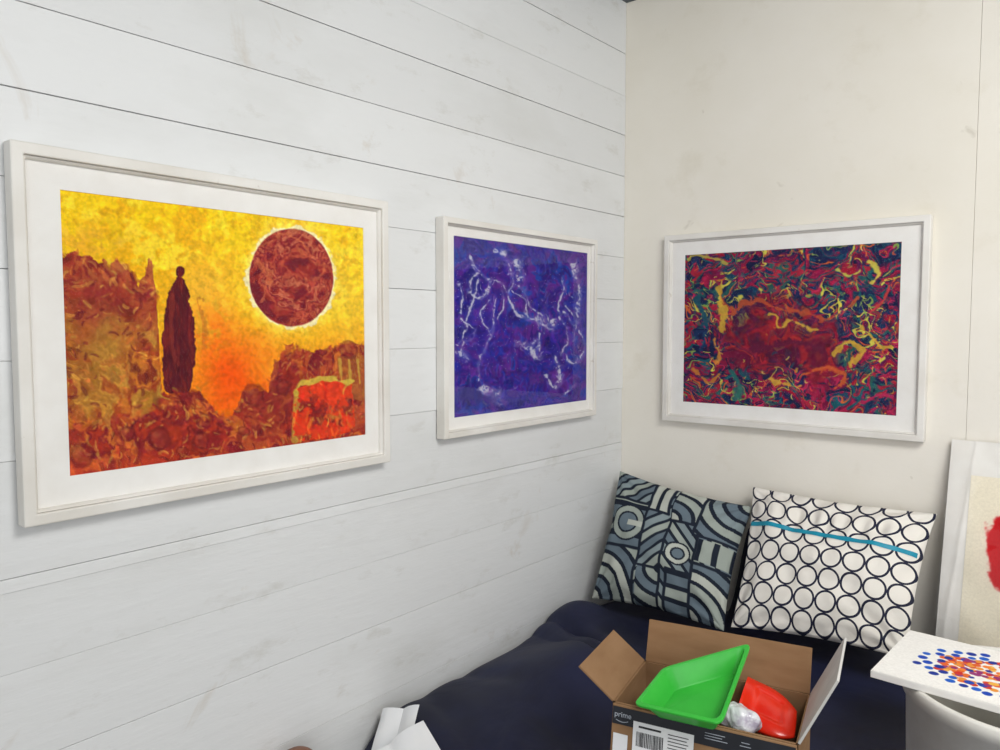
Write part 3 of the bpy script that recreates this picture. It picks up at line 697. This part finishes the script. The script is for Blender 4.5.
# ---------------------------------------------------------------- tub and board with dotted painting
zt = .735
tc_ = Vector((1.108, -.545, 0)); sb = .566
tb = thing('tub', 'round white tub with a rolled rim supporting a dotted painting', 'tub', (tc_.x, tc_.y, sb))
H = zt-sb
MB().lathe([(.001, .004), (.166, .004), (.172, .0), (.176, .006), (.180, H-.03), (.186, H-.028), (.188, H-.004), (.185, H), (.179, H), (.176, H-.006), (.170, .012), (.001, .010)], 96).build('tub_shell', M_tub, tb, smooth=True)
brd = thing('painted_board', 'small white board with blue, orange and yellow paint dabs, lying on the white tub', 'painting', (1.07, -.545, zt+.0005), -.05)
bx0, bx1, by0, by1 = .888-1.06, 1.25-1.06, -.668+.54, -.425+.54
MB().box((bx0, by0, .0), (bx1, by1, .0125)).build('board', M_mount, brd, bevel=.001)
def dots(nu, nv):
    u, v = np.meshgrid(np.linspace(0, 1, nu), np.linspace(0, 1, nv)); X = u*.366; Y = v*.243
    img = np.zeros(u.shape+(3,))+np.array((244, 242, 237)); rs = np.random.RandomState(4)
    n_ = fbm(X, Y, .02, 3)-.5
    def dot(cx, cy, rad, col):
        nonlocal img; img = lay(img, sst(rad*1.12, rad*.9, np.hypot(X-cx, Y-cy)+n_*.003), col)
    cx0, cy0 = .160, .125
    for k in range(130):
        a_ = rs.rand()*2*PI; r_ = rs.rand()**.5; dot(cx0+.088*r_*math.cos(a_), cy0+.064*r_*math.sin(a_), .0066, [(226, 100, 44), (232, 150, 60), (206, 60, 44), (228, 110, 44), (150, 60, 120)][rs.randint(5)])
    pts_ = []
    for k in range(400):
        a_ = rs.rand()*2*PI; r_ = .72+.50*rs.rand(); p_ = (cx0+.095*r_*math.cos(a_), cy0+.074*r_*math.sin(a_))
        if all(math.hypot(p_[0]-q_[0], p_[1]-q_[1]) > .0165 for q_ in pts_): pts_.append(p_); dot(p_[0], p_[1], rs.uniform(.0066, .0082), [(24, 72, 180), (30, 96, 200), (26, 54, 150)][k % 3])
    for k in range(46):
        a_ = rs.rand()*2*PI; r_ = rs.rand()**.6
        dot(cx0+.078*r_*math.cos(a_), cy0+.058*r_*math.sin(a_), rs.uniform(.0045, .006), [(206, 46, 44), (240, 180, 80), (150, 50, 110), (40, 60, 150), (240, 130, 50)][rs.randint(5)])
    return img
dm = MB().grid(lambda u, v: Vector((bx0+.001+(bx1-bx0-.002)*u, by1-.001-(by1-by0-.002)*v, .0131)), 320, 230).build('artwork', M_art, brd)
colour_mesh(dm, dots(320, 230))

# ---------------------------------------------------------------- leaning print in clear sleeve
A = ony(954, 440, -.012); Bt = ony(942, 640, -.13); dv = (Bt-A); lam = (A.z-.565)/(A.z-Bt.z); Bt = A+dv*lam
Wd = .36; ex = Vector((1, 0, 0)); up = Vector((0, A.y-Bt.y, A.z-Bt.z)); Hh = up.length; up = up/Hh; nr = ex.cross(up); nr = nr if nr.y < 0 else -nr
o0 = Vector((A.x-.004, Bt.y, .566))
mp = thing('mounted_print', 'mounted print with a red splash in a clear sleeve, leaning on the cream wall', 'print', o0+ex*Wd/2)
def pl(s_, t_, l_): return ex*(s_-Wd/2)+up*t_+nr*l_
MB().quadbox(pl(Wd/2, Hh/2, 0), ex*Wd, up*Hh, nr*.004).build('backing_board', M_mount, mp)
def pp(u, v):
    s_ = .045+(Wd-.09)*u; return pl(s_, .05+(Hh-.13)*v, .0035)
nu_, nv_ = 160, 200
pm = MB().grid(pp, nu_, nv_).build('artwork', M_art, mp)
u, v = np.meshgrid(np.linspace(0, 1, nu_), np.linspace(0, 1, nv_))
im = np.zeros(u.shape+(3,))+np.array((238, 231, 213)); n_ = fbm(u*100, v*140, 18, 8)-.5
im = lay(im, sst(.38, .35, np.hypot((u-.50), (v-.60)*1.4)+n_*.18), (206, 34, 40)); im = lay(im, sst(.10, .04, np.hypot(u-.5, (v-.55))+n_*.2), (120, 20, 40))
colour_mesh(pm, im)
def sl(u, v):
    return pl(-.004+(Wd+.008)*u, -.0+(Hh+.004)*v, .0065+.0022*nz(u*3+v*2, v*2, .5, 80)+.0018*max(0, nz(u*3-v*2, v*3, .3, 81))+.0015*math.exp(-abs(u-.10-(v-.5)*.12)/.012))
MB().grid(sl, 110, 130).build('sleeve', M_sleeve, mp, smooth=True)

# ---------------------------------------------------------------- papers and post at the near end
def sheet(label, c_, rz, w, h, tilt, seed):
    ths = MB()
    def f(u, v):
        x = (u-.5)*w; y = (v-.5)*h; z = .012*abs(math.sin(u*PI*1.3+seed))+.01*nz(u+seed, v, .4, seed)
        return Vector((x, y, z))
    o = ths.grid(f, 24, 24).build('paper_sheet', M_paper, None, smooth=False, solid=.0006); o.location = c_
    o.rotation_euler = (tilt[0], tilt[1], rz); tag(o, label, 'paper'); return o
sheet('folded white paper sheet against the plank wall, behind the larger sheet', Vector((.082, -1.035, .507)), math.radians(20), .09, .11, (math.radians(36), math.radians(-14), 0), 1)
sheet('larger creased white paper sheet at the near end of the navy daybed', Vector((.165, -1.075, .505)), math.radians(62), .11, .11, (math.radians(22), math.radians(-26), 0), 2)
pc = onx(298, 771, .06)
ps = thing('wooden_post', 'brown round topped wooden post beside the plank wall below the largest painting', 'post', (pc.x, pc.y, 0))
MB().lathe([(.001, 0), (.04, 0), (.04, .02), (.02, .03), (.016, .1), (.018, pc.z-.06), (.014, pc.z-.04), (.02, pc.z-.034)], 32).build('shaft', M_brown, ps, smooth=True)
MB().lathe([(.042*math.sin(PI*k/14)+.0003, pc.z-.0+.042*-math.cos(PI*k/14)) for k in range(15)], 32).build('knob', M_brown, ps, smooth=True)

# ---------------------------------------------------------------- light
w = bpy.data.worlds.new('World'); sc.world = w; w.use_nodes = True
bg = w.node_tree.nodes['Background']; bg.inputs[0].default_value = (.94, .97, 1, 1); bg.inputs[1].default_value = .68
def area(name, loc, target, size, energy, col):
    l = bpy.data.lights.new(name, 'AREA'); l.size = size; l.energy = energy; l.color = col
    o = bpy.data.objects.new(name, l); C.objects.link(o); o.location = loc
    o.rotation_euler = (Vector(target)-Vector(loc)).to_track_quat('-Z', 'Y').to_euler(); return o
area('skylight', (1.6, -1.3, 2.25), (.9, -.6, .7), .8, 36, (1, .99, .96))
area('window_light', (3.0, -3.4, 1.7), (.3, -.8, 1.1), 1.5, 26, (.97, .985, 1))

cd = bpy.data.cameras.new('Camera'); cam = bpy.data.objects.new('Camera', cd); C.objects.link(cam)
cam.location = CAM; cam.rotation_euler = ROT; cd.sensor_width = 36; cd.lens = F/1000*36; cd.clip_start = .02
sc.camera = cam
